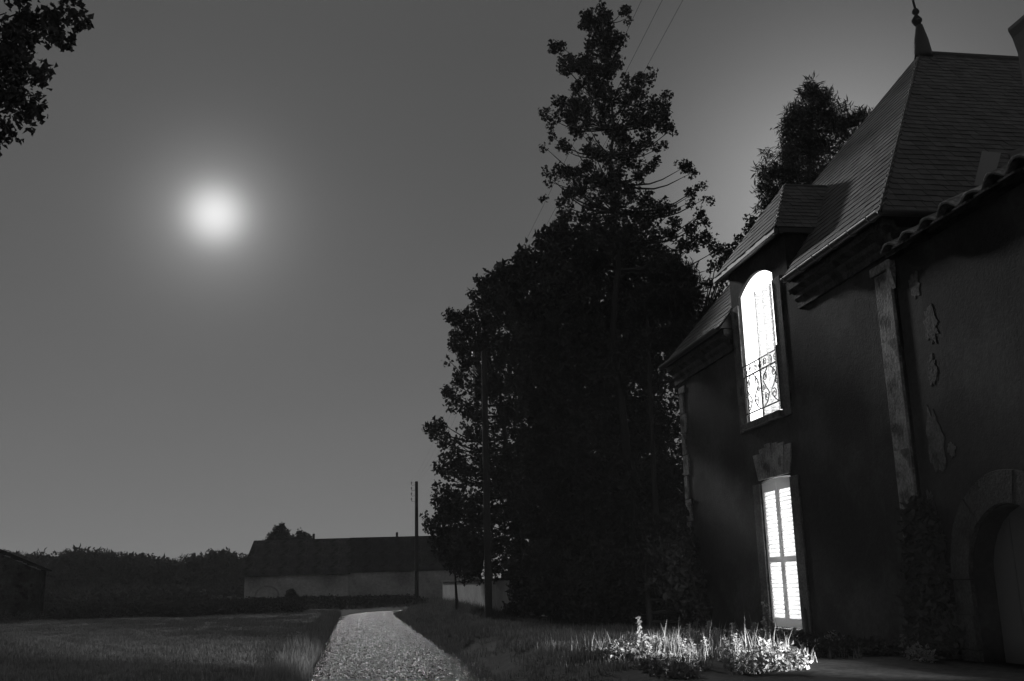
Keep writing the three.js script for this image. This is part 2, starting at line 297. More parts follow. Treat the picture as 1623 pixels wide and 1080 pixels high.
// cornice and gutter, broken by the dormer, and turned round the near corner
const prof = (s) => [[X0, 6.05], [X0 - 0.05, 6.05], [X0 - 0.05, 6.16], [X0 - 0.1, 6.22], [X0 - 0.1, 6.3], [X0 - 0.21, 6.38], [X0 - 0.21, 6.5], [X0, 6.5]];
mesh('cornice', bothM(prism(prof(), 'z', ZN + 0.24, -16.2)), M.stoneDim, house);
mesh('cornice', bothM(prism(prof(), 'z', -19.42, ZF - 0.2)), M.stoneDim, house);
mesh('cornice', bothM(merge([box(X0, 12, 5.98, 6.1, ZN, ZN + 0.08), box(X0, 12, 6.2, 6.38, ZN, ZN + 0.24)])), M.stoneDim, house);
function gutter(p, q) { // half pipe
  const L = p.distanceTo(q), g = new THREE.CylinderGeometry(0.075, 0.075, L, 10, 1, true, 0, Math.PI), rim = new THREE.CylinderGeometry(0.011, 0.011, L, 6); rim.translate(0.0, 0, 0.077);
  const h = merge([g, rim]); const d = q.clone().sub(p).normalize(), up = V(0, 1, 0), out = d.clone().cross(up).normalize();
  const m = new THREE.Matrix4().makeBasis(up.clone().negate(), d, V().crossVectors(up.clone().negate(), d)); m.setPosition(p.clone().lerp(q, 0.5)); h.applyMatrix4(m); return h;
}
M.gut = std(0.13, { roughness: 0.42, metalness: 0.6, side: THREE.DoubleSide });
mesh('gutter', gutter(V(7.37, 6.55, -12.68), V(7.37, 6.55, -16.05)), M.gut, house);
mesh('gutter', gutter(V(7.37, 6.55, -19.45), V(7.37, 6.55, -23.45)), M.gut, house);
mesh('gutter', gutter(V(12.5, 6.55, -12.68), V(7.37, 6.55, -12.68)), M.gut, house);
for (let i = 0; i < 6; i++) mesh('gutter_bracket', new THREE.TorusGeometry(0.088, 0.009, 5, 10, Math.PI), M.zinc, house).position.set(7.37, 6.555, -12.95 - i * 0.6), house.children.at(-1).rotation.set(0, 0, Math.PI);
// corner strip, quoins
mesh('corner_strip', bothM(merge([rbox(X0 - 0.035, X0 + 0.1, GY - 0.3, 5.82, -13.58, -13.12, 0.02)])), M.pale, house);
mesh('corner_capital', bothM(merge([rbox(X0 - 0.06, X0 + 0.1, 5.83, 5.97, -13.66, -13.04, 0.02), prism([[X0 - 0.035, 5.5], [X0 - 0.1, 5.82], [X0, 5.82]], 'z', -13.1, -13.0)])), M.pale, house);
{
  const r = rnd(3);
  for (let i = 0, y = 0.3; y < 5.9; i++) { const h = 0.46 + 0.1 * r(), w = i % 2 ? 0.42 : 0.24 + 0.06 * r(); mesh('quoin', bothM(rbox(X0 - 0.03 - 0.012 * r(), X0 + 0.12, y, Math.min(5.95, y + h - 0.012), ZF + 0.005, ZF + w, 0.018)), M.pale, house); y += h; }
}
// surrounds of both windows
mesh('window_surround', bothM(rbox(X0 - 0.03, X0 + 0.1, 4.3, 6.9, -17.275, -16.9, 0.012)), M.stone, house);
mesh('window_surround', bothM(rbox(X0 - 0.03, X0 + 0.1, 4.3, 6.9, -19.4, -19.025, 0.012)), M.stone, house);
mesh('window_surround', bothM(rbox(X0 - 0.03, X0 + 0.1, GY, 3.22, -17.235, -16.88, 0.012)), M.stone, house);
mesh('window_surround', bothM(rbox(X0 - 0.03, X0 + 0.1, GY, 3.22, -18.98, -18.625, 0.012)), M.stone, house);
mesh('window_sill', bothM(rbox(X0 - 0.14, X0 + 0.3, 4.3, 4.43, -19.1, -17.2, 0.02)), M.stone, house);
mesh('window_sill', bothM(rbox(X0 - 0.1, X0 + 0.3, 0.46, 0.575, -18.66, -17.2, 0.02)), M.stone, house);
for (let i = 0; i < 6; i++) { // fan of lintel stones
  const q0 = -1 + i / 3 + 0.012, q1 = -1 + (i + 1) / 3 - 0.012, s = new THREE.Shape(), cz = 17.93, top = [3.8, 3.86, 3.9, 3.92, 3.86, 3.78][i];
  s.moveTo(cz + q0 * 0.72, 3.285); s.lineTo(cz + q0 * 0.9, top); s.lineTo(cz + q1 * 0.9, top); s.lineTo(cz + q1 * 0.72, 3.285); s.closePath();
  const g = new THREE.ExtrudeGeometry(s, { depth: 0.08, bevelEnabled: true, bevelSize: 0.006, bevelThickness: 0.008, bevelSegments: 1 }); g.rotateY(Math.PI / 2); g.translate(X0 - 0.022 - (i % 2) * 0.008, 0, 0);
  mesh('lintel_stone', bothM(g), M.pale, house);
}
// --- lower window: closed louvred shutters with a lit room behind
M.glow = new THREE.MeshStandardMaterial({ color: g3(0.7), roughness: 1, emissive: g3(1), emissiveIntensity: 5 });
M.glowUp = new THREE.MeshStandardMaterial({ color: g3(0.8), roughness: 1, emissive: g3(1), emissiveIntensity: 2.2 });
M.shutter = new THREE.MeshPhysicalMaterial({ color: g3(0.7), roughness: 1, transmission: 0.24, thickness: 0, side: THREE.DoubleSide });
M.slat = new THREE.MeshPhysicalMaterial({ color: g3(0.85), roughness: 1, transmission: 0.68, thickness: 0, side: THREE.DoubleSide });
const lw = mesh('lower_window', merge([box(X0 + 0.3, X0 + 0.36, LW.y0, LW.y1 + 0.04, LW.z0 + 0.001, LW.z1 - 0.001)]), M.glow, house);
function arcTop(z) { const m = (LW.z0 + LW.z1) / 2, a = (LW.z1 - LW.z0) / 2, q = (z - m) / a; return LW.y1 + 0.04 * (1 - q * q) - 0.025; }
for (const side of [0, 1]) {
  const mid = (LW.z0 + LW.z1) / 2, za = side ? mid + 0.004 : LW.z0 + 0.01, zb2 = side ? LW.z1 - 0.01 : mid - 0.004, st = 0.085, xo = X0 + 0.015, xi = X0 + 0.05;
  const s = new THREE.Shape(); s.moveTo(-zb2, LW.y0 + 0.01); s.lineTo(-za, LW.y0 + 0.01); for (let i = 0; i <= 6; i++) { const z = lerp(za, zb2, i / 6); s.lineTo(-z, arcTop(z)); } s.closePath();
  const holes = [[0.74, 1.73], [1.83, 3.04]];
  for (const [a, b] of holes) { const h = new THREE.Path(); h.moveTo(-za - st, a); h.lineTo(-za - st, b); h.lineTo(-zb2 + st, b); h.lineTo(-zb2 + st, a); h.closePath(); s.holes.push(h); }
  const g = new THREE.ExtrudeGeometry(s, { depth: xi - xo, bevelEnabled: false }); g.rotateY(Math.PI / 2); g.translate(xo, 0, 0);
  const leafM = mesh('shutter', g, M.shutter, lw);
  for (const [a, b] of holes) { const n = Math.round((b - a) / 0.075), p = (b - a) / n; for (let i = 0; i < n; i++) { const sg = new THREE.BoxGeometry(0.006, p * 1.3, zb2 - za - 2 * st - 0.006); const m = mesh('slat', sg, M.slat, lw); m.position.set((xo + xi) / 2, a + (i + 0.5) * p, (za + zb2) / 2); m.rotation.z = -0.42; } }
}
// --- upper window: tall arched opening with white room, folded shutter leaves on the near side, iron guard rail
const arcPts = () => { const p = [], m = (UW.z0 + UW.z1) / -2, a = (UW.z1 - UW.z0) / 2 - 0.002; for (let i = 0; i <= 12; i++) { const q = -1 + i / 6; p.push([m + a * q, UW.y1 + 0.248 * (1 - q * q)]); } return p; };
const uw = mesh('upper_window', merge([box(X0 + 0.06, X0 + 0.1, UW.y0 + 0.001, UW.y1 - 0.001, UW.z0 + 0.001, UW.z1 - 0.001), prism(arcPts(), 'z', 0, 0.04).rotateY(Math.PI / 2).translate(X0 + 0.06, 0, 0)]), M.glowUp, house);
{
  const dk = std(0.25, { roughness: 0.6 });
  mesh('window_frame', merge([rbox(X0 + 0.02, X0 + 0.055, UW.y0, UW.y1 - 0.1, -18.25, -18.215)]), dk, uw);
  for (let i = 0; i < 5; i++) {
    const zA = -18.2 + i * 0.185, zB = zA + 0.18, gs = [], n = 34, y0 = UW.y0 + 0.03, y1 = 6.86, p = (y1 - y0) / n, tilt = i % 2 ? 0.3 : -0.3;
    for (let k = 0; k < n; k++) { const c = new THREE.CylinderGeometry(p * 0.56, p * 0.56, 0.172, 6, 1); c.scale(0.45, 1, 1); c.rotateX(Math.PI / 2); c.translate(0, y0 + (k + 0.5) * p, 0); c.rotateY(tilt); c.translate(X0 - 0.005 * i, 0, (zA + zB) / 2); gs.push(c); }
    mesh('shutter_leaf', gs, M.slatUp ??= new THREE.MeshPhysicalMaterial({ color: g3(0.85), roughness: 1, transmission: 0.6, thickness: 0, side: THREE.DoubleSide }), uw);
  }
}
{ // guard rail
  const xr = X0 - 0.035, zL = UW.z0 + 0.05, zR = UW.z1 - 0.0, rail = mesh('guard_rail', merge([
    ...[[5.58, 0.014], [5.36, 0.018], [4.62, 0.014]].map(([y, r]) => tube([V(xr, y, zL), V(xr, y, (zL + zR) / 2), V(xr, y, zR)], r, 4, 6)),
    ...[[zL, 4.45, 5.6], [zR, 4.45, 5.66], [(zL + zR) / 2, 4.45, 5.6], [zL + 0.06, 4.62, 5.36], [zR - 0.07, 4.62, 5.36]].map(([z, a, b]) => tube([V(xr, a, z), V(xr, (a + b) / 2, z), V(xr, b, z)], 0.015, 3, 6)),
    tube([V(xr, 5.58, zL), V(X0 + 0.05, 5.58, zL - 0.02)], 0.014, 2, 6), tube([V(xr, 5.36, zR), V(X0 + 0.05, 5.36, zR + 0.02)], 0.018, 2, 6), tube([V(xr, 4.62, zL), V(X0 + 0.05, 4.62, zL - 0.02)], 0.014, 2, 6), tube([V(xr, 4.62, zR), V(X0 + 0.05, 4.62, zR + 0.02)], 0.014, 2, 6)]), M.iron, house);
  const spiral = (cz, cy, r, dir, turns = 1.3, a0 = 0) => { const p = []; for (let i = 0; i <= 18; i++) { const t = i / 18, a = a0 + dir * t * turns * 2 * Math.PI, q = r * (1 - 0.75 * t); p.push(V(xr, cy + Math.sin(a) * q, cz + Math.cos(a) * q)); } return tube(p, 0.009, 26, 5); };
  for (let i = 0; i < 7; i++) mesh('scroll', merge([spiral(zL + 0.13 + i * 0.245, 5.47, 0.085, i % 2 ? 1 : -1, 1.4, i)]), M.iron, rail);
  for (const h of [0, 1]) { // lower scrolls, mirrored about each half
    const c = lerp(zL, zR, h ? 0.75 : 0.25), k = 0.36;
    for (const s of [-1, 1]) mesh('scroll', merge([
      tube([V(xr, 5.34, c + s * 0.08), V(xr, 5.15, c + s * 0.3), V(xr, 5.0, c + s * 0.2), V(xr, 4.86, c + s * 0.07), V(xr, 4.72, c + s * 0.16), V(xr, 4.64, c + s * 0.3)], 0.011, 24, 5),
      spiral(c + s * 0.22, 5.2, 0.09, s, 1.4, 1), spiral(c + s * 0.17, 4.8, 0.1, -s, 1.4, 2), spiral(c + s * 0.3, 5.0, 0.06, s, 1.2, 0)]), M.iron, rail);
  }
}
function areaLight(name, x, y, z, w, h, I, parent = scene) { const l = new THREE.RectAreaLight(0xffffff, I, w, h); l.name = name; l.position.set(x, y, z); l.lookAt(x - 5, y, z); scene.add(l); return l; }
areaLight('lower_window_light', X0 - 0.012, 1.9, -17.93, 1.2, 2.5, 14);
areaLight('upper_window_light', X0 + 0.05, 5.7, -18.15, 1.6, 2.5, 2.2);

// ------------------------------------------------------------------ the lower wing nearer the camera
const wing = thing('lower_wing', 'low rough plastered building with wavy tile eave and arched doorway joined to the house', 'building');
{
  const s = new THREE.Shape(); s.moveTo(13.06, -0.1); s.lineTo(13.06, 5.95); s.lineTo(-4, 5.95); s.lineTo(-4, -0.1); s.closePath();
  const arch = new THREE.Path(); arch.moveTo(12.07, -0.05); arch.lineTo(12.07, 1.4); for (let i = 1; i <= 14; i++) { const a = i / 14 * Math.PI; arch.lineTo(11.2 + Math.cos(a) * 0.87, 1.4 + Math.sin(a) * 0.87); } arch.lineTo(10.33, -0.05); arch.closePath();
  const addedWin = new THREE.Path(); addedWin.moveTo(9.5, 0.97); addedWin.lineTo(9.5, 2.6); addedWin.lineTo(7.5, 2.6); addedWin.lineTo(7.5, 0.97); addedWin.closePath();  // added opening out of view, its sill set to shape the weed light
  s.holes.push(arch, addedWin);
  const g = new THREE.ExtrudeGeometry(s, { depth: 0.45, bevelEnabled: false }); g.rotateY(Math.PI / 2); g.translate(X0 + 0.02, 0, 0);
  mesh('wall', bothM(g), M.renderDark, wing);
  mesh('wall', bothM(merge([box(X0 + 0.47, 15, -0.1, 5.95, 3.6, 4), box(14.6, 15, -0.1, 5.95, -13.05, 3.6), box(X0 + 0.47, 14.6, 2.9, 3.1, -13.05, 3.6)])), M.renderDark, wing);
  mesh('door', bothM(merge([rbox(X0 + 0.3, X0 + 0.36, 0.3, 2.27, -11.62, -11.2), rbox(X0 + 0.3, X0 + 0.36, 0.3, 2.27, -11.195, -10.78), rbox(X0 + 0.3, X0 + 0.36, 0.3, 2.2, -12.07, -11.625), rbox(X0 + 0.3, X0 + 0.36, 0.3, 2.2, -10.775, -10.33)])), M.wood, wing);
  for (let i = 0; i < 7; i++) { // arch stones
    const a0 = i / 7 * Math.PI, a1 = (i + 1) / 7 * Math.PI - 0.012, q = new THREE.Shape(), R0 = 0.88, R1 = 1.27;
    for (let k = 0; k <= 4; k++) { const a = lerp(a0, a1, k / 4); q[k ? 'lineTo' : 'moveTo'](11.2 + Math.cos(a) * R1, 1.4 + Math.sin(a) * R1); } for (let k = 4; k >= 0; k--) { const a = lerp(a0, a1, k / 4); q.lineTo(11.2 + Math.cos(a) * R0, 1.4 + Math.sin(a) * R0); } q.closePath();
    const h = new THREE.ExtrudeGeometry(q, { depth: 0.1, bevelEnabled: true, bevelSize: 0.006, bevelThickness: 0.01, bevelSegments: 1 }); h.rotateY(Math.PI / 2); h.translate(X0 - 0.03 - (i % 2) * 0.01, 0, 0);
    mesh('arch_stone', bothM(h), M.archStone, wing);
  }
  for (const z of [-12.47, -10.33]) for (let i = 0; i < 3; i++) mesh('jamb_stone', bothM(rbox(X0 - 0.03 - 0.008 * (i % 2), X0 + 0.1, 0.1 + i * 0.43, 0.1 + i * 0.43 + 0.42, z, z + 0.39 - (i % 2) * 0.03, 0.012)), M.archStone, wing);
  // patches of surviving render
  const blob = (pts, t = 0.004) => { const q = new THREE.Shape(pts.map(([z, y]) => new THREE.Vector2(-z, y))); const h = new THREE.ExtrudeGeometry(q, { depth: t, bevelEnabled: true, bevelSize: 0.006, bevelThickness: 0.003, bevelSegments: 1 }); h.rotateY(Math.PI / 2); h.translate(X0 + 0.016, 0, 0); return bothM(h); };
  const rag = (z0, z1, y0, y1, seed) => { const r = rnd(seed), p = [], n = 22; for (let i = 0; i < n; i++) { const a = i / n * 2 * Math.PI, q = 0.6 + 0.55 * r(); p.push([(z0 + z1) / 2 + Math.cos(a) * q * (z1 - z0) / 2, (y0 + y1) / 2 + Math.sin(a) * q * (y1 - y0) / 2]); } return p; };
  for (const [a, b, c, d, e] of [[-12.75, -12.45, 5.2, 5.6, 1], [-12.5, -12.15, 4.5, 5.05, 2], [-12.55, -12.3, 3.95, 4.4, 3], [-12.75, -12.35, 2.75, 3.7, 4], [-12.3, -12.1, 2.95, 3.15, 5], [-12.95, -12.75, 2.2, 2.6, 6]]) mesh('render_patch', blob(rag(a, b, c, d, e)), M.patch, wing);
  // roof: sheathing, then rounded tiles, of which the eave row shows
  const rz = 0.44; // tan of the pitch
  mesh('roof', prism([[7.55, 5.93], [7.55, 5.99], [11.35, 5.99 + 3.8 * rz], [15.15, 5.99], [15.15, 5.93]], 'z', -13.0, 4), M.tileRoofDark, wing);
  const r = rnd(9);
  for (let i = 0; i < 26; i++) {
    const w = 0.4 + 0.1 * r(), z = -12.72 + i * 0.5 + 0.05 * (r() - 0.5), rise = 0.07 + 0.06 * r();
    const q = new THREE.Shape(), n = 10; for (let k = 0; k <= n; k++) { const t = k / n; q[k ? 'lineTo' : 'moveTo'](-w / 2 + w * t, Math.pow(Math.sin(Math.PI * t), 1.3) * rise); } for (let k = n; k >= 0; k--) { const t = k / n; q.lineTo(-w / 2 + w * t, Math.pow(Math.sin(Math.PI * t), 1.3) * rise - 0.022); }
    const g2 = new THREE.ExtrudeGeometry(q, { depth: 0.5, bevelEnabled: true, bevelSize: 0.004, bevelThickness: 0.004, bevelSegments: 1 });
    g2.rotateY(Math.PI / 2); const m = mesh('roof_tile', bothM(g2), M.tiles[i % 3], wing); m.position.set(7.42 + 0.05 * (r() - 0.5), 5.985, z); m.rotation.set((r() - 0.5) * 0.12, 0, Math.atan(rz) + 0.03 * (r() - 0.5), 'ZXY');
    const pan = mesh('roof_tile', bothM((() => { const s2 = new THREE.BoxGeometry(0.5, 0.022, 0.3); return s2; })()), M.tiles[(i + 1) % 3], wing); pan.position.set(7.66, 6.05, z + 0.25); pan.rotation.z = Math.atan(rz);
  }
  // upper dormer-like roof against the house, with a pale lead cheek
  { const n = V(0, 0.676, 0.736), P = [[9.42, 7.27, -13.47], [9.66, 7.2, -13.4], [10.62, 8.25, -14.36], [10.32, 8.3, -14.42]].map((p) => V(...p)); mesh('lead_sheet', bothM(new ConvexGeometry([...P.map((p) => p.clone().addScaledVector(n, 0.05)), ...P.map((p) => p.clone().addScaledVector(n, 0.075))])), std(0.24, { roughness: 0.8 }), wing); }
  mesh('upper_roof', new ConvexGeometry([V(9.9, 6.4, -12.95), V(10.75, 8.3, -14.3), V(13.5, 9.7, -14.6), V(13.5, 6.4, -12.95), V(10.2, 7.0, -12.95), V(13.5, 8.7, -12.95), V(10.6, 6.4, -14.4), V(13.5, 6.4, -14.4)]), M.slates[0], wing);
  // chimney at the right edge
  const lat = (p, n) => new THREE.LatheGeometry(p.map(([a, b]) => new THREE.Vector2(a, b)), n);
  const st = lat([[0.66, 6.3], [0.6, 7.4], [0.63, 8.95], [0.67, 9.2], [0.71, 9.33], [0.71, 9.38], [0.55, 9.44], [0.001, 9.44]], 4); st.rotateY(Math.PI / 4);
  const chM = std(0.06, { map: plasterT, flatShading: true }), ch = mesh('chimney', bothM(st), chM, wing); ch.position.set(10.06, 0, -11.82);
  mesh('chimney_pot', lat([[0.4, 9.4], [0.36, 9.5], [0.37, 9.6], [0.42, 9.78], [0.44, 9.95], [0.44, 10.6], [0.3, 10.6], [0.001, 10.5]], 20), std(0.06), ch);
  // window and lamp made up, out of view, to throw light on the weeds
  mesh('added_lamp', rbox(9.52, 9.58, 1.28, 1.72, -6.3, -5.7, 0.02), M.glowUp, wing);
  mesh('shutter', merge([0, 1, 2, 3].map((i) => rbox(X0 + 0.03, X0 + 0.07, 0.98, 2.53, -8.12 + i * 0.153, -8.12 + i * 0.153 + 0.15))), M.wood, wing);  // added leaf, placed to cut off the near side of the beam
  mesh('window_frame', merge([rbox(X0 + 0.3, X0 + 0.36, 0.971, 2.599, -9.499, -9.45), rbox(X0 + 0.3, X0 + 0.36, 0.971, 2.599, -7.55, -7.501), rbox(X0 + 0.3, X0 + 0.36, 2.54, 2.599, -9.45, -7.55)]), M.wood, wing);  // frame of the added window
}
areaLight('added_lamp_light', 9.51, 1.5, -6.0, 0.6, 0.36, 17000);  // added source, unseen, strong enough to brighten the weeds

// ------------------------------------------------------------------ barn, walls, shed
const barn = thing('long_barn', 'long low barn with pale walls and dark tiled roof across the end of the road', 'barn');
{
  const by = 0.3, zf = -100, gnd = (x) => groundY(x, -100) - 0.3;
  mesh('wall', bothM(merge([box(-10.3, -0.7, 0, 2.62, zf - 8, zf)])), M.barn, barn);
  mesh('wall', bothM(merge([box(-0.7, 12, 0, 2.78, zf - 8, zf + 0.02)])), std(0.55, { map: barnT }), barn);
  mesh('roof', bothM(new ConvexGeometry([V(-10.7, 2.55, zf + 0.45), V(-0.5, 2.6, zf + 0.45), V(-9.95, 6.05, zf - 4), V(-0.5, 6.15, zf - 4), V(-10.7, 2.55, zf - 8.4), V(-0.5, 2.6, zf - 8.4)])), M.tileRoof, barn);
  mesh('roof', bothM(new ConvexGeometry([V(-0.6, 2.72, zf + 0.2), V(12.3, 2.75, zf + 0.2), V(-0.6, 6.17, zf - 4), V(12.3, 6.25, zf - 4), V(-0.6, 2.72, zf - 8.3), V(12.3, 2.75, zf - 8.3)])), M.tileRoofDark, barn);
  for (const [px, z] of [[497, zf - 4], [629, zf - 4]]) { const p = atZ(px, 852, z); mesh('vent_pipe', bothM(rbox(p.x - 0.11, p.x + 0.11, 5.9, 6.62, z - 0.11, z + 0.11)), M.tileRoofDark, barn); }
  const s = new THREE.Shape(); for (let i = 0; i <= 14; i++) { const a = i / 14 * Math.PI; s[i ? 'lineTo' : 'moveTo'](Math.cos(a) * 1.15, 0.75 + Math.sin(a) * 0.95); } for (let i = 14; i >= 0; i--) { const a = i / 14 * Math.PI; s.lineTo(Math.cos(a) * 1.0, 0.75 + Math.sin(a) * 0.8); } s.closePath();
  const g = new THREE.ExtrudeGeometry(s, { depth: 0.06, bevelEnabled: false }); g.translate(-8.2, 0, zf); mesh('blind_arch', g, std(0.5, { map: barnT }), barn);
}
const gw = thing('garden_wall', 'pale plastered garden wall along the right verge behind the utility pole', 'wall');
{
  const g = box(4.72, 5.05, 0, 1.55, -56.8, -31.6); mesh('wall', bothM(g), std(0.48, { map: barnT, bumpMap: plasterB, bumpScale: 0.01 }), gw);
  const cop = []; for (let z = -56.8; z < -31.6; z += 0.9) mesh('coping_stone', bothM(rbox(4.66, 5.11, 1.552, 1.63, z, z + 0.885, 0.02)), M.tileRoofDark, gw);
}
const shed = thing('low_shed', 'low shed with a few pale tiles along its roof edge, at the left border', 'shed');
{
  const z = -60, p = atZ(67, 904, z), a = atZ(20, 879, z), sl = 0.8 * (a.y - p.y) / (p.x - a.x), top = p.y + sl * 4.2;
  mesh('wall', bothM(prism([[p.x - 8.1, 0], [p.x - 0.25, 0], [p.x - 0.25, p.y], [p.x - 4.2, top - 0.12], [p.x - 8.1, p.y]], 'z', z - 1.6, z - 0.2)), M.tileRoofDark, shed);
  mesh('roof', bothM(prism([[p.x, p.y - 0.05], [p.x, p.y], [p.x - 4.2, top], [p.x - 8.4, p.y], [p.x - 8.4, p.y - 0.05], [p.x - 4.2, top - 0.05]], 'z', z - 1.8, z)), M.shedRoof, shed);
  const r = rnd(15);
  for (const [t, l] of [[0.03, 0.3], [0.1, 0.42], [0.2, 0.2], [0.27, 0.36], [0.42, 0.3]]) { const m = mesh('roof_tile', bothM(new THREE.BoxGeometry(l, 0.045, 0.12)), M.stone, shed); m.position.set(p.x - 4.2 * t - 0.1, p.y + (top - p.y) * t + 0.0, z + 0.05); m.rotation.z = -Math.atan(sl) + 0.3 * r(); }
}
{ // scrap of wall left of the barn
  const a = atZ(340, 946, -97), b = atZ(372, 946, -97), t = thing('field_wall', 'short scrap of pale stone wall at the left end of the barn', 'wall', [(a.x + b.x) / 2, groundY(a.x, -97) - 0.05, -97]);
  for (let i = 0; i < 7; i++) mesh('stone', bothM(rbox(-1.4 + i * 0.4, -1.4 + i * 0.4 + 0.38, 0, 0.5 + 0.12 * ((i * 7) % 3), -0.2, 0.2, 0.05)), M.stone, t);
}

// ------------------------------------------------------------------ poles and wires
function pole(label, x, z, top, r, y0) {
  const t = thing('utility_pole', label, 'pole', [x, y0, z], undefined);
  mesh('shaft', taper([V(0, -0.4, 0), V(0, (top - y0) / 2, 0), V(0, top - y0, 0)], r, r * 0.72, 6, 10), M.pole, t);
  for (let i = 0; i < 4; i++) { const y = top - y0 - 0.15 - i * 0.42; const b = mesh('insulator_hook', tube([V(-r * 0.6, y - 0.12, 0), V(-r - 0.2, y - 0.14, 0), V(-r - 0.22, y, 0)], 0.012, 6, 5), M.iron, t); const k = mesh('insulator', new THREE.LatheGeometry([[0.001, 0.16], [0.03, 0.15], [0.045, 0.1], [0.03, 0.07], [0.05, 0.03], [0.055, 0], [0.001, 0.01]].map(([a, c]) => new THREE.Vector2(a, c)), 8), M.ceramic, b); k.position.set(-r - 0.22, y - 0.02, 0); }
  return t;
}
pole('dark wooden utility pole standing on the verge in front of the garden wall', 3.82, -30, 8.4, 0.115, 0.3);
pole('distant slim utility pole rising above the right end of the barn roof', 4.65, -80, 9.35, 0.17, 0.3);
for (let i = 0; i < 3; i++) {
  const dx = -0.1 - 0.24 * i, seg = (a, b, sag) => { const p = []; for (let k = 0; k <= 10; k++) { const t = k / 10; p.push(a.clone().lerp(b, t).add(V(0, -sag * 4 * t * (1 - t), 0))); } return p; };
  const p = [...seg(V(3.75 + dx, 8.9, 9), V(3.82 + dx, 8.25, -30), 0.55), ...seg(V(3.82 + dx, 8.25, -30), V(4.4 + dx, 9.2, -80), 0.9).slice(1)];
  tag(mesh('overhead_wire', tube(p, 0.0022, 90, 4), M.wire), ['rightmost', 'middle', 'leftmost'][i] + ' of three thin overhead wires above the tall tree', 'wire', 'overhead wires from the roadside pole');
}

// ------------------------------------------------------------------ trees
function leafCluster(n, R, len, wid, seed, fold = 0.25) { // a sprig of leaf-shaped faces
  const r = rnd(seed), pos = [], q = new THREE.Quaternion();
  for (let i = 0; i < n; i++) {
    const c = V(r() * 2 - 1, r() * 2 - 1, r() * 2 - 1).multiplyScalar(R); q.setFromEuler(new THREE.Euler(r() * 6.3, r() * 6.3, r() * 6.3)); const L = len * (0.7 + 0.6 * r()), W = wid * (0.7 + 0.6 * r());
    const pts = [V(0, 0, 0), V(W / 2, fold * W, L * 0.42), V(0, 0, L), V(-W / 2, fold * W, L * 0.42)].map((v) => v.applyQuaternion(q).add(c));
    for (const k of [0, 1, 2, 0, 2, 3]) pos.push(pts[k].x, pts[k].y, pts[k].z);
  }
  const g = new THREE.BufferGeometry(); g.setAttribute('position', new THREE.Float32BufferAttribute(pos, 3)); g.computeVertexNormals(); return g;
}
const CL = {
  broad: leafCluster(10, 0.13, 0.15, 0.1, 1), big: leafCluster(12, 0.2, 0.2, 0.13, 2), needle: leafCluster(16, 0.16, 0.22, 0.035, 3, 0.1),
  near: leafCluster(8, 0.09, 0.1, 0.065, 4), far: leafCluster(14, 0.55, 0.5, 0.32, 5), weed: leafCluster(15, 0.065, 0.055, 0.028, 6), ivy: leafCluster(9, 0.1, 0.1, 0.09, 7),
};
function crown(parent, geo, mat, pts, seed, name = 'crown') {
  const im = new THREE.InstancedMesh(geo, mat, pts.length), q = new THREE.Quaternion(), r = rnd(seed), m = new THREE.Matrix4();
  pts.forEach(([p, s], i) => { q.setFromEuler(new THREE.Euler(r() * 6.3, r() * 6.3, r() * 6.3)); m.compose(p, q, V(s, s, s)); im.setMatrixAt(i, m); });
  im.name = partName(name, parent); im.userData.kind = 'stuff'; im.castShadow = im.receiveShadow = true; parent.add(im); return im;
}
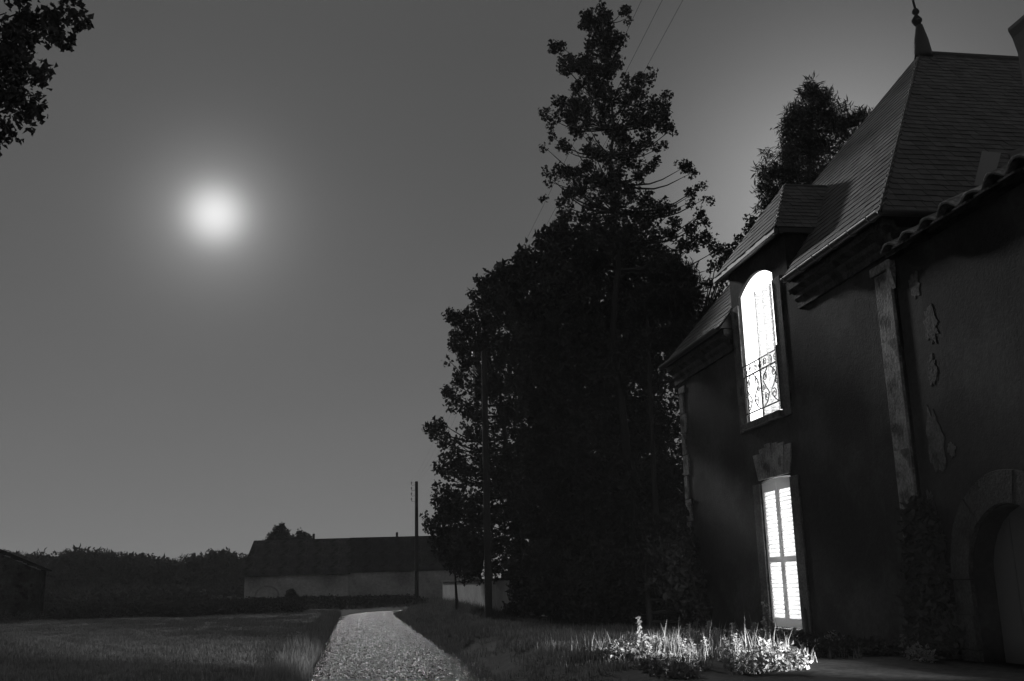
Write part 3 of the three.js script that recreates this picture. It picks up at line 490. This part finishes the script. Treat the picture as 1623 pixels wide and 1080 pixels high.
// lobes: [px, py, radius] read off the photograph at the tree's own distance; the depth of each lobe is spread through the crown
function tree({ name = 'tree', label, category = 'tree', group, z, lobes, geo, mat = M.leaf, base, trunk, density = 1, spread = 1, seed = 1, ragged = 0, flat = 1, lobeDepth = 1, scale = 1, cr = 0.2 }) {
  const r = rnd(seed), t = thing(name, label, category, base, group), B = V(...base), pts = [], ends = [];
  if (ragged) { const n0 = lobes.length; for (let k = 0; k < ragged; k++) { const [x, y, R] = lobes[Math.floor(r() * n0)]; if (R < 10) continue; const a = r() * 6.283, d = R * (0.9 + 0.45 * r()); lobes.push([x + Math.cos(a) * d, y + Math.sin(a) * d, 4 + 9 * r() * r()]); } }
  for (const [px, py, pr] of lobes) {
    const c0 = atZ(px, py, z), R = pr * Math.hypot(c0.x, c0.y - HC, c0.z) / FPX, dz = (r() * 2 - 1) * spread, c = atZ(px, py, z + dz);
    ends.push([c.clone().sub(B), R]);
    const n = Math.max(3, Math.round(density * Math.pow(R / cr, 2) * 7)), sub = Math.max(2, Math.round(n / 6)), subs = [];
    for (let k = 0; k < sub; k++) { const d = V(r() * 2 - 1, (r() * 2 - 1) * flat, (r() * 2 - 1) * lobeDepth).normalize().multiplyScalar(R * Math.pow(r(), 0.45)); d.y *= flat; subs.push(d); }
    for (let k = 0; k < n; k++) {
      const s = subs[k % sub], d = s.clone().add(V(r() + r() - 1, (r() + r() - 1) * flat, r() + r() - 1).multiplyScalar(Math.min(R * 0.6, 0.36)));
      pts.push([c.clone().add(d).sub(B), scale * (0.7 + 0.6 * r())]);
    }
  }
  if (trunk) {
    const tp = trunk.map((p) => p.clone().sub(B)), c = new THREE.CatmullRomCurve3([V(0, -0.3, 0), ...tp]);
    mesh('trunk', taper([V(0, -0.3, 0), ...tp], trunk.r0 ?? 0.28, trunk.r1 ?? 0.05, 20, 8), M.bark, t);
    const gs = [];
    for (const [e, R] of ends) { if (R < 0.12) continue; let best = null, bd = 1e9; for (let i = 2; i <= 20; i++) { const p = c.getPointAt(i / 20), w = p.distanceTo(e) + Math.max(0, p.y - e.y + 0.4) * 2; if (w < bd) { bd = w; best = p; } } const mid = best.clone().lerp(e, 0.55).add(V(0, -0.12 * best.distanceTo(e), 0)); gs.push(taper([best, mid, e], Math.min(0.07, 0.018 + 0.012 * best.distanceTo(e)), 0.008, 6, 5)); }
    if (gs.length) mesh('branches', gs, M.bark, t).userData.kind = 'stuff';
  }
  crown(t, geo, mat, pts, seed + 99, 'crown'); return t;
}
const L = (s) => s.trim().split(/\s+/).map((q) => q.split(',').map(Number));
{ // the tall loose tree
  const z = -36, trunk = [atZ(992, 700, z), atZ(972, 520, z), atZ(981, 400, z), atZ(966, 280, z), atZ(973, 190, z), atZ(960, 110, z), atZ(957, 35, z)]; trunk.r0 = 0.2; trunk.r1 = 0.02;
  tree({ name: 'tall_tree', label: 'tallest tree, a loose ragged crown rising far above the dark grove beside the house', z, base: [9.8, 0.35, z], trunk, geo: CL.broad, seed: 31, spread: 0.9, ragged: 45, density: 1.2, lobes: L(`
    935,25,12 953,22,13 985,20,11 935,40,14 958,50,21 948,75,21 985,65,13 965,90,21 945,105,20 995,28,5 880,80,10 892,75,10 900,92,13 895,105,9 915,112,11 925,100,10 930,130,15 945,140,18 970,115,14 915,138,8 960,160,19 968,70,14
    868,178,9 890,165,13 908,165,17 925,170,17 875,190,8 905,195,12 930,195,12 960,190,18 975,205,16 990,130,9 1018,125,15 1000,150,14 1020,155,17 1040,165,13 1055,150,7 990,170,14 1010,185,18 1035,190,16 1055,185,11 1065,205,9 1050,200,11
    995,215,18 1020,225,16 1045,235,10 1040,255,9 872,215,6 865,235,5 888,235,9 905,228,9 920,210,9 940,235,15 960,250,19 985,250,19 1005,250,16 868,278,7 890,275,13 910,272,15 930,268,14 868,287,5 940,290,16 960,290,17 985,290,18 1010,280,12 1030,270,8
    862,318,4 883,320,7 905,315,11 925,310,14 950,320,15 975,320,19 1000,310,17 1020,320,14 1040,325,13 900,340,13 930,345,16 960,350,20 990,345,20 1015,345,17 1040,345,13 1065,335,9 1085,265,11 1095,275,7 1112,295,7 1095,310,8 1092,322,6 1118,315,5 1130,320,4
    1110,340,10 1118,350,7 1095,360,11 1075,355,11 1125,380,13 1105,385,13 1140,395,11 1085,385,13 1060,370,13 1040,375,16 1015,375,20 985,380,26 955,385,26 925,380,22`) });
}
tree({ name: 'broad_tree', label: 'broad dense tree in the middle of the grove, under the tall ragged one', z: -38, base: [8.2, 0.35, -38], trunk: Object.assign([V(8.2, 5, -38), V(8.6, 10, -38)], { r0: 0.35, r1: 0.12 }), geo: CL.big, cr: 0.24, density: 1.1, spread: 1.5, ragged: 190, seed: 32, lobes: L(`
    872,392,17 890,372,12 910,398,26 955,402,34 1010,398,28 1052,412,18 836,410,12 850,428,18 830,436,14 800,448,20 774,452,11 818,452,16 865,468,36 920,455,46 990,465,46 1030,455,28 880,425,24 830,500,44 900,520,60 970,530,62 1025,520,36 860,575,56 930,580,62 1000,580,58 860,640,62 940,650,66 1010,650,54 
    850,720,70 930,730,74 1010,730,66 870,800,76 960,810,80 1040,800,60 880,880,76 970,890,80 1050,880,60 890,950,60 980,950,60`) });
tree({ name: 'leaning_tree', label: 'leafy tree at the left edge of the grove, its sprays hanging over the verge', z: -35, base: [4.6 + 1.2, 0.35, -35], trunk: Object.assign([V(5.5, 3, -35), V(5.2, 6, -35), V(5, 8, -35)], { r0: 0.15, r1: 0.06 }), geo: CL.broad, density: 1.0, spread: 1.2, ragged: 90, seed: 33, lobes: L(`
    760,475,14 775,480,18 730,508,16 712,502,6 722,520,12 715,545,8 728,552,16 750,520,26 790,500,34 745,560,18 765,545,24 800,560,40 712,572,6 735,580,14 
    722,610,13 702,625,9 718,638,14 690,680,11 682,690,6 704,690,12 700,672,9 735,655,17 752,612,18 765,640,14 790,610,32 745,690,14 722,700,8 770,680,18 800,660,34 
    722,728,16 702,745,12 694,738,7 740,742,20 765,725,18 800,730,40 712,785,20 698,775,9 740,790,26 780,790,34 730,830,30 770,840,40 820,800,46 750,880,34 800,880,44`) });
tree({ name: 'verge_bush', label: 'small bush pushing out of the grove beside the distant pole', category: 'bush', z: -40, base: [3.9, 0.3, -40], trunk: Object.assign([V(3.8, 2, -40)], { r0: 0.08, r1: 0.03 }), geo: CL.broad, density: 1.3, spread: 0.8, seed: 34, lobes: L(`690,828,15 678,828,7 674,820,5 700,810,13 702,845,20 690,855,10 716,830,24 720,870,28 742,890,28 712,895,14 700,880,12`) });
tree({ name: 'cedar', label: 'dark conifer with flat spiky boughs between the tall tree and the house roof', z: -33, base: [9.9, 0.35, -33], trunk: Object.assign([V(9.9, 6, -33), V(10, 11.5, -33)], { r0: 0.12, r1: 0.04 }), geo: CL.needle, mat: M.needle, density: 2, spread: 0.8, flat: 0.35, seed: 35, lobes: L(`
    1062,415,20 1075,430,18 1050,430,24 1085,445,16 1060,450,26 1095,462,14 1105,468,8 1070,470,28 1090,482,16 1102,490,8 1060,495,30 1085,505,18 1070,525,28 1050,545,30 1030,500,30 1040,470,30`) });
tree({ name: 'thin_tree', label: 'sparse tree behind the far corner of the house, sky showing through it', z: -34, base: [12, 0.35, -34], trunk: Object.assign([V(12, 5, -34), V(12.2, 10.5, -34)], { r0: 0.08, r1: 0.03 }), geo: CL.broad, density: 0.75, spread: 0.9, seed: 36, lobes: L(`
    1150,395,13 1137,402,9 1128,420,12 1145,425,14 1160,410,10 1125,445,12 1140,455,14 1112,478,9 1132,478,12 1150,480,10 1120,500,12 1100,510,10 1085,540,16 1105,535,12 1060,560,20 1080,580,18 1100,560,9 1050,600,24 1072,620,20 1055,650,30 1075,670,24 1095,640,12 1085,700,28 1060,740,40 1090,760,30 1095,820,40 1060,850,50`) });
tree({ name: 'conifer', label: 'dark ragged conifer standing against the sky behind the slate roof', category: 'tree', z: -34, base: [17, 0.35, -34], trunk: Object.assign([V(17, 9, -34), V(17, 16, -34), V(17.6, 20.2, -34)], { r0: 0.3, r1: 0.04 }), geo: CL.needle, mat: M.needle, density: 1.6, spread: 1, ragged: 50, cr: 0.23, seed: 37, lobes: L(`
    1290,135,9 1282,145,12 1290,165,22 1270,178,16 1250,190,10 1310,160,12 1300,195,28 1265,205,26 1312,185,14 1340,188,17 1365,183,9 1352,205,14 1330,212,14 1375,180,5 1245,228,16 1270,240,28 1300,232,18 1238,255,18 1222,272,17 1255,280,28 1285,285,24 1213,296,11 1203,302,7 1235,310,24 1265,310,24 1205,332,6 1216,326,10 1240,345,26 1275,345,28 1312,300,14 1300,262,14 1322,242,8 1335,230,6`) });
tree({ name: 'feathery_tree', label: 'small feathery tree top showing over the roof beside the dormer', z: -32, base: [14.4, 0.35, -32], trunk: Object.assign([V(14.3, 8, -32), V(14, 12.4, -32)], { r0: 0.12, r1: 0.02 }), geo: CL.broad, density: 0.9, spread: 0.6, seed: 38, lobes: L(`1190,346,7 1196,352,8 1184,362,9 1196,368,9 1176,380,9 1186,390,11 1172,400,11 1165,415,12 1180,420,16 1165,440,16 1195,400,14`) });
tree({ name: 'overhanging_tree', label: 'near leafy branches hanging into the top left corner', z: -13, base: [-7.2, 0, -13], trunk: Object.assign([V(-7.1, 4, -13), V(-6.6, 8, -13), V(-6, 11, -13)], { r0: 0.25, r1: 0.06 }), geo: CL.near, cr: 0.1, density: 0.62, spread: 0.5, seed: 39, lobes: L(`
    10,20,26 45,15,20 70,25,14 95,20,11 110,10,12 128,32,12 136,30,7 125,40,9 80,40,14 95,50,17 85,60,12 100,68,7 60,45,13 20,60,26 45,70,14 15,90,26 40,95,12 65,112,11 75,116,5 50,120,11 60,130,9 20,125,22 45,145,10 64,163,5 35,160,14 50,175,11 60,177,4 15,160,22 25,178,12 40,196,6 10,192,10 10,211,7 15,205,5 
    -40,40,50 -60,130,60 -30,200,30 -120,80,80 -110,200,70`) });
tree({ name: 'barn_tree', label: 'small pointed tree top showing above the left part of the barn roof', z: -113, base: [-9.4, 0, -113], trunk: Object.assign([V(-9.4, 3, -113), V(-9.2, 7, -113)], { r0: 0.15, r1: 0.03 }), geo: CL.big, density: 1.1, spread: 0.5, seed: 40, lobes: L(`446,834,5 440,840,5 443,846,7 436,850,6 450,850,7 430,856,7 458,855,5 440,862,12`) });
tree({ name: 'barn_tree', label: 'low rounded tree top above the barn roof, right of the pointed one', z: -113, base: [-6.8, 0, -113], trunk: Object.assign([V(-6.8, 3, -113)], { r0: 0.15, r1: 0.05 }), geo: CL.big, density: 1.2, spread: 0.5, seed: 41, lobes: L(`475,850,6 484,853,5 468,854,5 476,860,9`) });
tree({ name: 'dark_shrub', label: 'small dark conical shrub before the barn wall', category: 'shrub', z: -97, base: [atZ(462, 950, -97).x, 0.2, -97], trunk: Object.assign([V(atZ(462, 950, -97).x, 0.8, -97)], { r0: 0.05, r1: 0.02 }), geo: CL.big, density: 2, spread: 0.2, seed: 42, scale: 0.8, lobes: L(`463,938,4 462,944,6 460,950,9 470,951,6`) });
for (const [i, lab, lobes, z, b] of [
  [0, 'tall dark shrub hiding the foot of the house corner', `1110,815,22 1090,830,30 1118,850,24 1130,880,24 1100,880,40 1142,915,20 1130,940,34 1155,950,14 1162,975,14 1145,985,24 1100,940,44 1070,900,44`, -23, [6.6, 0.35, -23]],
  [1, 'dark shrub mass in the middle of the grove edge', `1010,900,50 960,920,50 1040,950,46 990,970,40 940,965,40 1080,975,36`, -27, [6.3, 0.35, -27]],
  [2, 'dark bush closing the right end of the garden wall', `830,930,26 815,965,14 850,960,30 880,920,40 900,965,38 845,895,34 820,900,14 812,945,8`, -31, [5.4, 0.35, -31]]])
  tree({ name: 'grove_shrub', label: lab, category: 'shrub', z, base: b, trunk: Object.assign([V(b[0], 2, z)], { r0: 0.08, r1: 0.03 }), geo: CL.broad, density: 1.7, spread: 0.7, seed: 50 + i, lobes: L(lobes) });
{ // the wood along the horizon
  const r = rnd(61), pts = [], t = new THREE.Group();
  for (let i = 0; i < 16000; i++) {
    const px = -260 + r() * 1000, z = -142 - r() * 18, b = atZ(px, 940, z).x;
    const h = 3.9 + 3.4 * fbm(b * 0.16 + 50, 3.7, 4096, 3) + 1.1 * fbm(b * 0.9 + 50, 9.2, 4096, 2) + (px < 70 ? 0.5 : 0);
    if (i % 4 === 0) { const zf = -112 - r() * 30, q = atZ(px, 940, zf).x; if (px < 390) pts.push([V(q, 0.3 + 1.7 * r() * (-zf - 100) / 42, zf), 0.7 + 0.5 * r()]); continue; }
    pts.push([V(b, h * Math.pow(r(), 0.75), z), 0.55 + 0.9 * r() * r()]);
  }
  const im = crown(scene, CL.far, M.leaf, pts, 62, 'woodland'); tag(im, 'dark line of woodland along the horizon on the left', 'woodland');
}
// ivy at the foot of the corner strip
{
  const r = rnd(71), t = thing('climbing_ivy', 'dark climber growing up the corner strip between house and wing', 'climber', [7.5, 0.36, -13.2]), pts = [];
  for (let i = 0; i < 600; i++) { const y = 2.0 * Math.pow(r(), 0.8), w = 0.6 * (1.15 - y / 2.6); pts.push([V(0.12 - 0.1 * r() * (1.2 - y / 2.2), y, (r() + r() - 1) * w + 0.25), 0.7 + 0.6 * r()]); }
  mesh('stem', taper([V(0.1, -0.2, 0.1), V(0.12, 0.8, 0), V(0.13, 1.8, 0.1)], 0.03, 0.008, 8, 5), M.bark, t); crown(t, CL.ivy, M.leaf, pts, 72, 'foliage');
}

// ------------------------------------------------------------------ grass, weeds, stake
function blades(n, R, h, w, seed) {
  const r = rnd(seed), pos = [];
  for (let i = 0; i < n; i++) { const a = r() * 6.3, d = R * Math.sqrt(r()), x = Math.cos(a) * d, z = Math.sin(a) * d, H = h * (0.5 + 0.7 * r()), b = r() * 6.3, lx = Math.cos(b) * H * 0.45 * r(), lz = Math.sin(b) * H * 0.45 * r(), c = r() * 6.3, wx = Math.cos(c) * w / 2, wz = Math.sin(c) * w / 2;
    const P = [[x - wx, 0, z - wz], [x + wx, 0, z + wz], [x + lx * 0.4 + wx * 0.7, H * 0.6, z + lz * 0.4 + wz * 0.7], [x + lx * 0.4 - wx * 0.7, H * 0.6, z + lz * 0.4 - wz * 0.7], [x + lx, H, z + lz]];
    for (const k of [0, 1, 2, 0, 2, 3, 3, 2, 4]) pos.push(...P[k]); }
  const g = new THREE.BufferGeometry(); g.setAttribute('position', new THREE.Float32BufferAttribute(pos, 3)); g.computeVertexNormals(); return g;
}
function scatter(name, label, geo, mat, list, seed) {
  const im = new THREE.InstancedMesh(geo, mat, list.length), r = rnd(seed), m = new THREE.Matrix4(), q = new THREE.Quaternion();
  list.forEach(([x, z, s], i) => { q.setFromEuler(new THREE.Euler((r() - 0.5) * 0.3, r() * 6.3, (r() - 0.5) * 0.3)); m.compose(V(x, groundY(x, z) - 0.02, z), q, V(s, s * (0.7 + 0.6 * r()), s)); im.setMatrixAt(i, m); im.setColorAt(i, g3(0.55 + 0.75 * r())); });
  im.name = numbered(name); im.userData.kind = 'stuff'; im.castShadow = im.receiveShadow = true; scene.add(im); return tag(im, label, 'grass');
}
const tuft = blades(20, 0.24, 0.1, 0.012, 81), tall = blades(14, 0.2, 0.42, 0.014, 82);
{
  const r = rnd(83), a = [], b = [], c = [];
  for (let i = 0; i < 42000; i++) { const z = -9 - 55 * Math.pow(r(), 1.35), x = -1.05 - r() * (2 + 0.42 * -z); const pt = fbm(x * 0.5 + 90, z * 0.3 + 200, 4096, 3); if (r() > 0.45 + 1.1 * (pt - 0.3)) continue; a.push([x, z, 0.7 + 1.0 * r() * pt]); }
  for (let i = 0; i < 2600; i++) { const z = -9 - 48 * r(); b.push([-0.85 - Math.abs(r() + r() - 1) * 0.8, z, 0.4 + 0.45 * r()]); }
  for (let i = 0; i < 1800; i++) { const x = -14 + 26 * r(), z = -64 - 30 * r(); b.push([x, z, (0.5 + 0.5 * r()) * (1 - 0.4 * sm(-z, 80, 94))]); }
  for (let i = 0; i < 9000; i++) { const z = -8 - 48 * Math.pow(r(), 1.2), x = 2.05 + 2.7 * Math.pow(r(), 0.8) + (z > -24 ? 2.6 * r() : 0); if (x > 3.1 && z > -12.9) continue; if (r() < 0.93 * sm(x, 3.4, 4.2) * sm(z, -19, -15.5)) continue; c.push([x, z, 0.8 + 0.7 * r()]); }
  for (let i = 0; i < 900; i++) { const z = -11 - 42 * Math.pow(r(), 1.2), x = -1.2 - r() * (1 + 0.4 * -z); if (fbm(x * 0.6 + 70, z * 0.35 + 300, 4096, 3) > 0.52) b.push([x, z, 0.25 + 0.3 * r()]); }
  for (let i = 0; i < 700; i++) { const z = -9 - 46 * r(); b.push([2.0 + 0.35 * Math.abs(r() + r() - 1), z, 0.25 + 0.4 * r()]); }
  for (let i = 0; i < 1100; i++) { const z = -31 - 26 * r(); b.push([3.9 + 0.8 * r(), z, 0.4 + 0.5 * r() * (1 + (-z - 31) / 40)]); }
  const rank = []; for (let i = 0; i < 26000; i++) { const z = -58 - 46 * r(), x = -3 - r() * (14 + 0.5 * -z) + 8 * sm(-z, 66, 72); rank.push([V(x, groundY(x, z) + 0.15 * r() + 0.03, z), 0.5 + 0.5 * r()]); }
  tag(crown(scene, CL.big, M.leaf, rank, 87, 'rank_weeds'), 'dark band of rank weeds beyond the field, before the wood and the barn', 'weeds');
  const dark = []; for (let i = 0; i < 11000; i++) { const x = 5.6 + 2.0 * r(), z = -13.3 - 4.6 * r(); dark.push([V(x, groundY(x, z) + 0.05 * r(), z), 0.45 + 0.4 * r()]); }
  tag(crown(scene, CL.ivy, M.leaf, dark, 88, 'ground_ivy'), 'dark low ground cover along the foot of the house wall', 'ground cover');
  scatter('field_grass', 'rough dark grass of the field left of the road', tuft, M.grass, a, 84);
  scatter('tall_grass', 'taller rank grass along the road edges and before the barn', tall, M.grass, b, 85);
  scatter('verge_grass', 'grass on the verge between the road and the house', tuft, M.grass, c, 86);
}
M.weedLeaf = [0.1, 0.16, 0.24].map((a) => new THREE.MeshPhysicalMaterial({ color: g3(a), roughness: 0.7, transmission: 0.3, thickness: 0, side: THREE.DoubleSide }));
{ // low leafy weeds on the bank before the house
  const r = rnd(91), by = [[], [], []];
  for (let i = 0; i < 5200; i++) {
    const z = -11.6 - 5.6 * r(), x = 3.5 + 4.0 * r(); const k = fbm(x * 1.7 + 30, z * 1.7 + 60, 4096, 3); if (k < 0.44 + 0.34 * sm(x, 4.5, 5.7) + 0.1 * sm(-z, 14.5, 16)) continue;
    by[Math.floor(r() * 3)].push([V(x, groundY(x, z) + 0.02 + 0.2 * r() * r() * sm(k, 0.42, 0.66), z), 0.7 + 0.8 * r()]);
  }
  const bl = []; for (let i = 0; i < 90; i++) { const z = -12.4 - 3.6 * r(), x = 3.4 + 2.4 * r(); bl.push([x, z, 0.5 + 0.5 * r()]); }
  scatter('weed_grass', 'pale grass stems among the lit weeds before the house', tall, M.weedLeaf[1], bl, 96);
  by.forEach((p, i) => tag(crown(scene, CL.weed, M.weedLeaf[i], p, 92 + i, 'weed_cover'), ['darker', 'middling', 'pale'][i] + ' low leafy weeds on the lit bank before the house', 'weeds'));
}
function weedStalk(h, seed, mats) {
  const r = rnd(seed), t = new THREE.Group(), lean = V((r() - 0.5) * 0.25 * h, h, (r() - 0.5) * 0.2 * h);
  const c = new THREE.CatmullRomCurve3([V(0, 0, 0), V(lean.x * 0.25, h * 0.5, lean.z * 0.3), lean]); mesh('stem', taper(c.points, 0.01, 0.003, 8, 5), M.weedLeaf[1], t);
  const leaf = (y0, y1, n, R, s) => { const gs = []; for (let i = 0; i < n; i++) { const u = lerp(y0, y1, i / n), p = c.getPointAt(u), k = leafCluster(3, R * 0.4 * (1.15 - u), s, s * 0.55, seed * 100 + i); k.translate(p.x + (r() - 0.5) * R * (1.2 - u), p.y, p.z + (r() - 0.5) * R * (1.2 - u)); gs.push(k); } return gs; };
  mesh('leaves', merge(leaf(0.06, 0.62, 20, 0.15, 0.075).map(noUV)), M.weedLeaf[mats[0]], t).userData.kind = 'stuff';
  mesh('flower_spike', merge(leaf(0.45, 1, 30, 0.075, 0.055).map(noUV)), M.weedLeaf[mats[1]], t).userData.kind = 'stuff';
  return t;
}
function noUV(g) { return g; }
{
  const protos = [weedStalk(0.5, 7, [2, 2]), weedStalk(0.5, 8, [1, 2]), weedStalk(0.5, 9, [2, 2])]; let i = 0;
  for (const [px, py, z] of [[1012, 978, -15], [1050, 1010, -14], [1097, 990, -15.5], [1120, 985, -15], [1112, 1015, -13.5], [1138, 995, -15.5], [1160, 988, -14.5], [1165, 1005, -13.5], [1185, 1000, -14.5], [1192, 987, -15.2], [1203, 1005, -14.5], [1216, 956, -15.6], [1224, 982, -15.2], [1170, 1020, -13], [1085, 1025, -13.5], [1242, 1000, -15.6], [1256, 1004, -15.8], [1072, 1018, -14.4], [1030, 1030, -13.6], [1148, 1020, -13.2], [1100, 1040, -12.6]]) {
    const tip = atZ(px, py, z), y0 = groundY(tip.x, z) - 0.02, h = Math.max(0.3, tip.y - y0), best = px === 1216, o = protos[best ? 2 : i++ % 2].clone();
    o.name = numbered('weed_stalk'); o.position.set(tip.x, y0, z); o.scale.set(best ? 1.3 : 0.85, h / 0.5, best ? 1.3 : 0.85); o.rotation.y = i * 2.1; scene.add(o);
    tag(o, best ? 'tallest weed spike, just left of the foot of the lit lower window' : 'tall leafy weed stalk among the lit weeds before the house', 'weed', best ? undefined : 'weed stalks before the house');
    const own = { 1012: 'lone faint weed stalk at the far left end of the lit weeds', 1242: 'weed stalk before the foot of the right shutter of the lower window', 1256: 'weed stalk beside the wooden stake, under the lower window', 1224: 'shorter weed stalk touching the tallest one by the lower window' }[px]; if (own) o.userData.label = own;
  }
}
{
  const st = thing('wooden_stake', 'dark upright stake standing before the right edge of the lit lower window', 'stake', [7.15, 0.3, -15.9]);
  mesh('shaft', taper([V(0, -0.3, 0), V(0, 0.3, 0), V(0.0, 0.64, 0)], 0.04, 0.035, 5, 8), M.wood, st);
  mesh('cap', (() => { const g = new THREE.ConeGeometry(0.04, 0.06, 8); g.translate(0, 0.66, 0); return g; })(), M.stone, st);
}
scene.traverse((o) => { delete o.userData.__c; });
renderer.render(scene, camera);
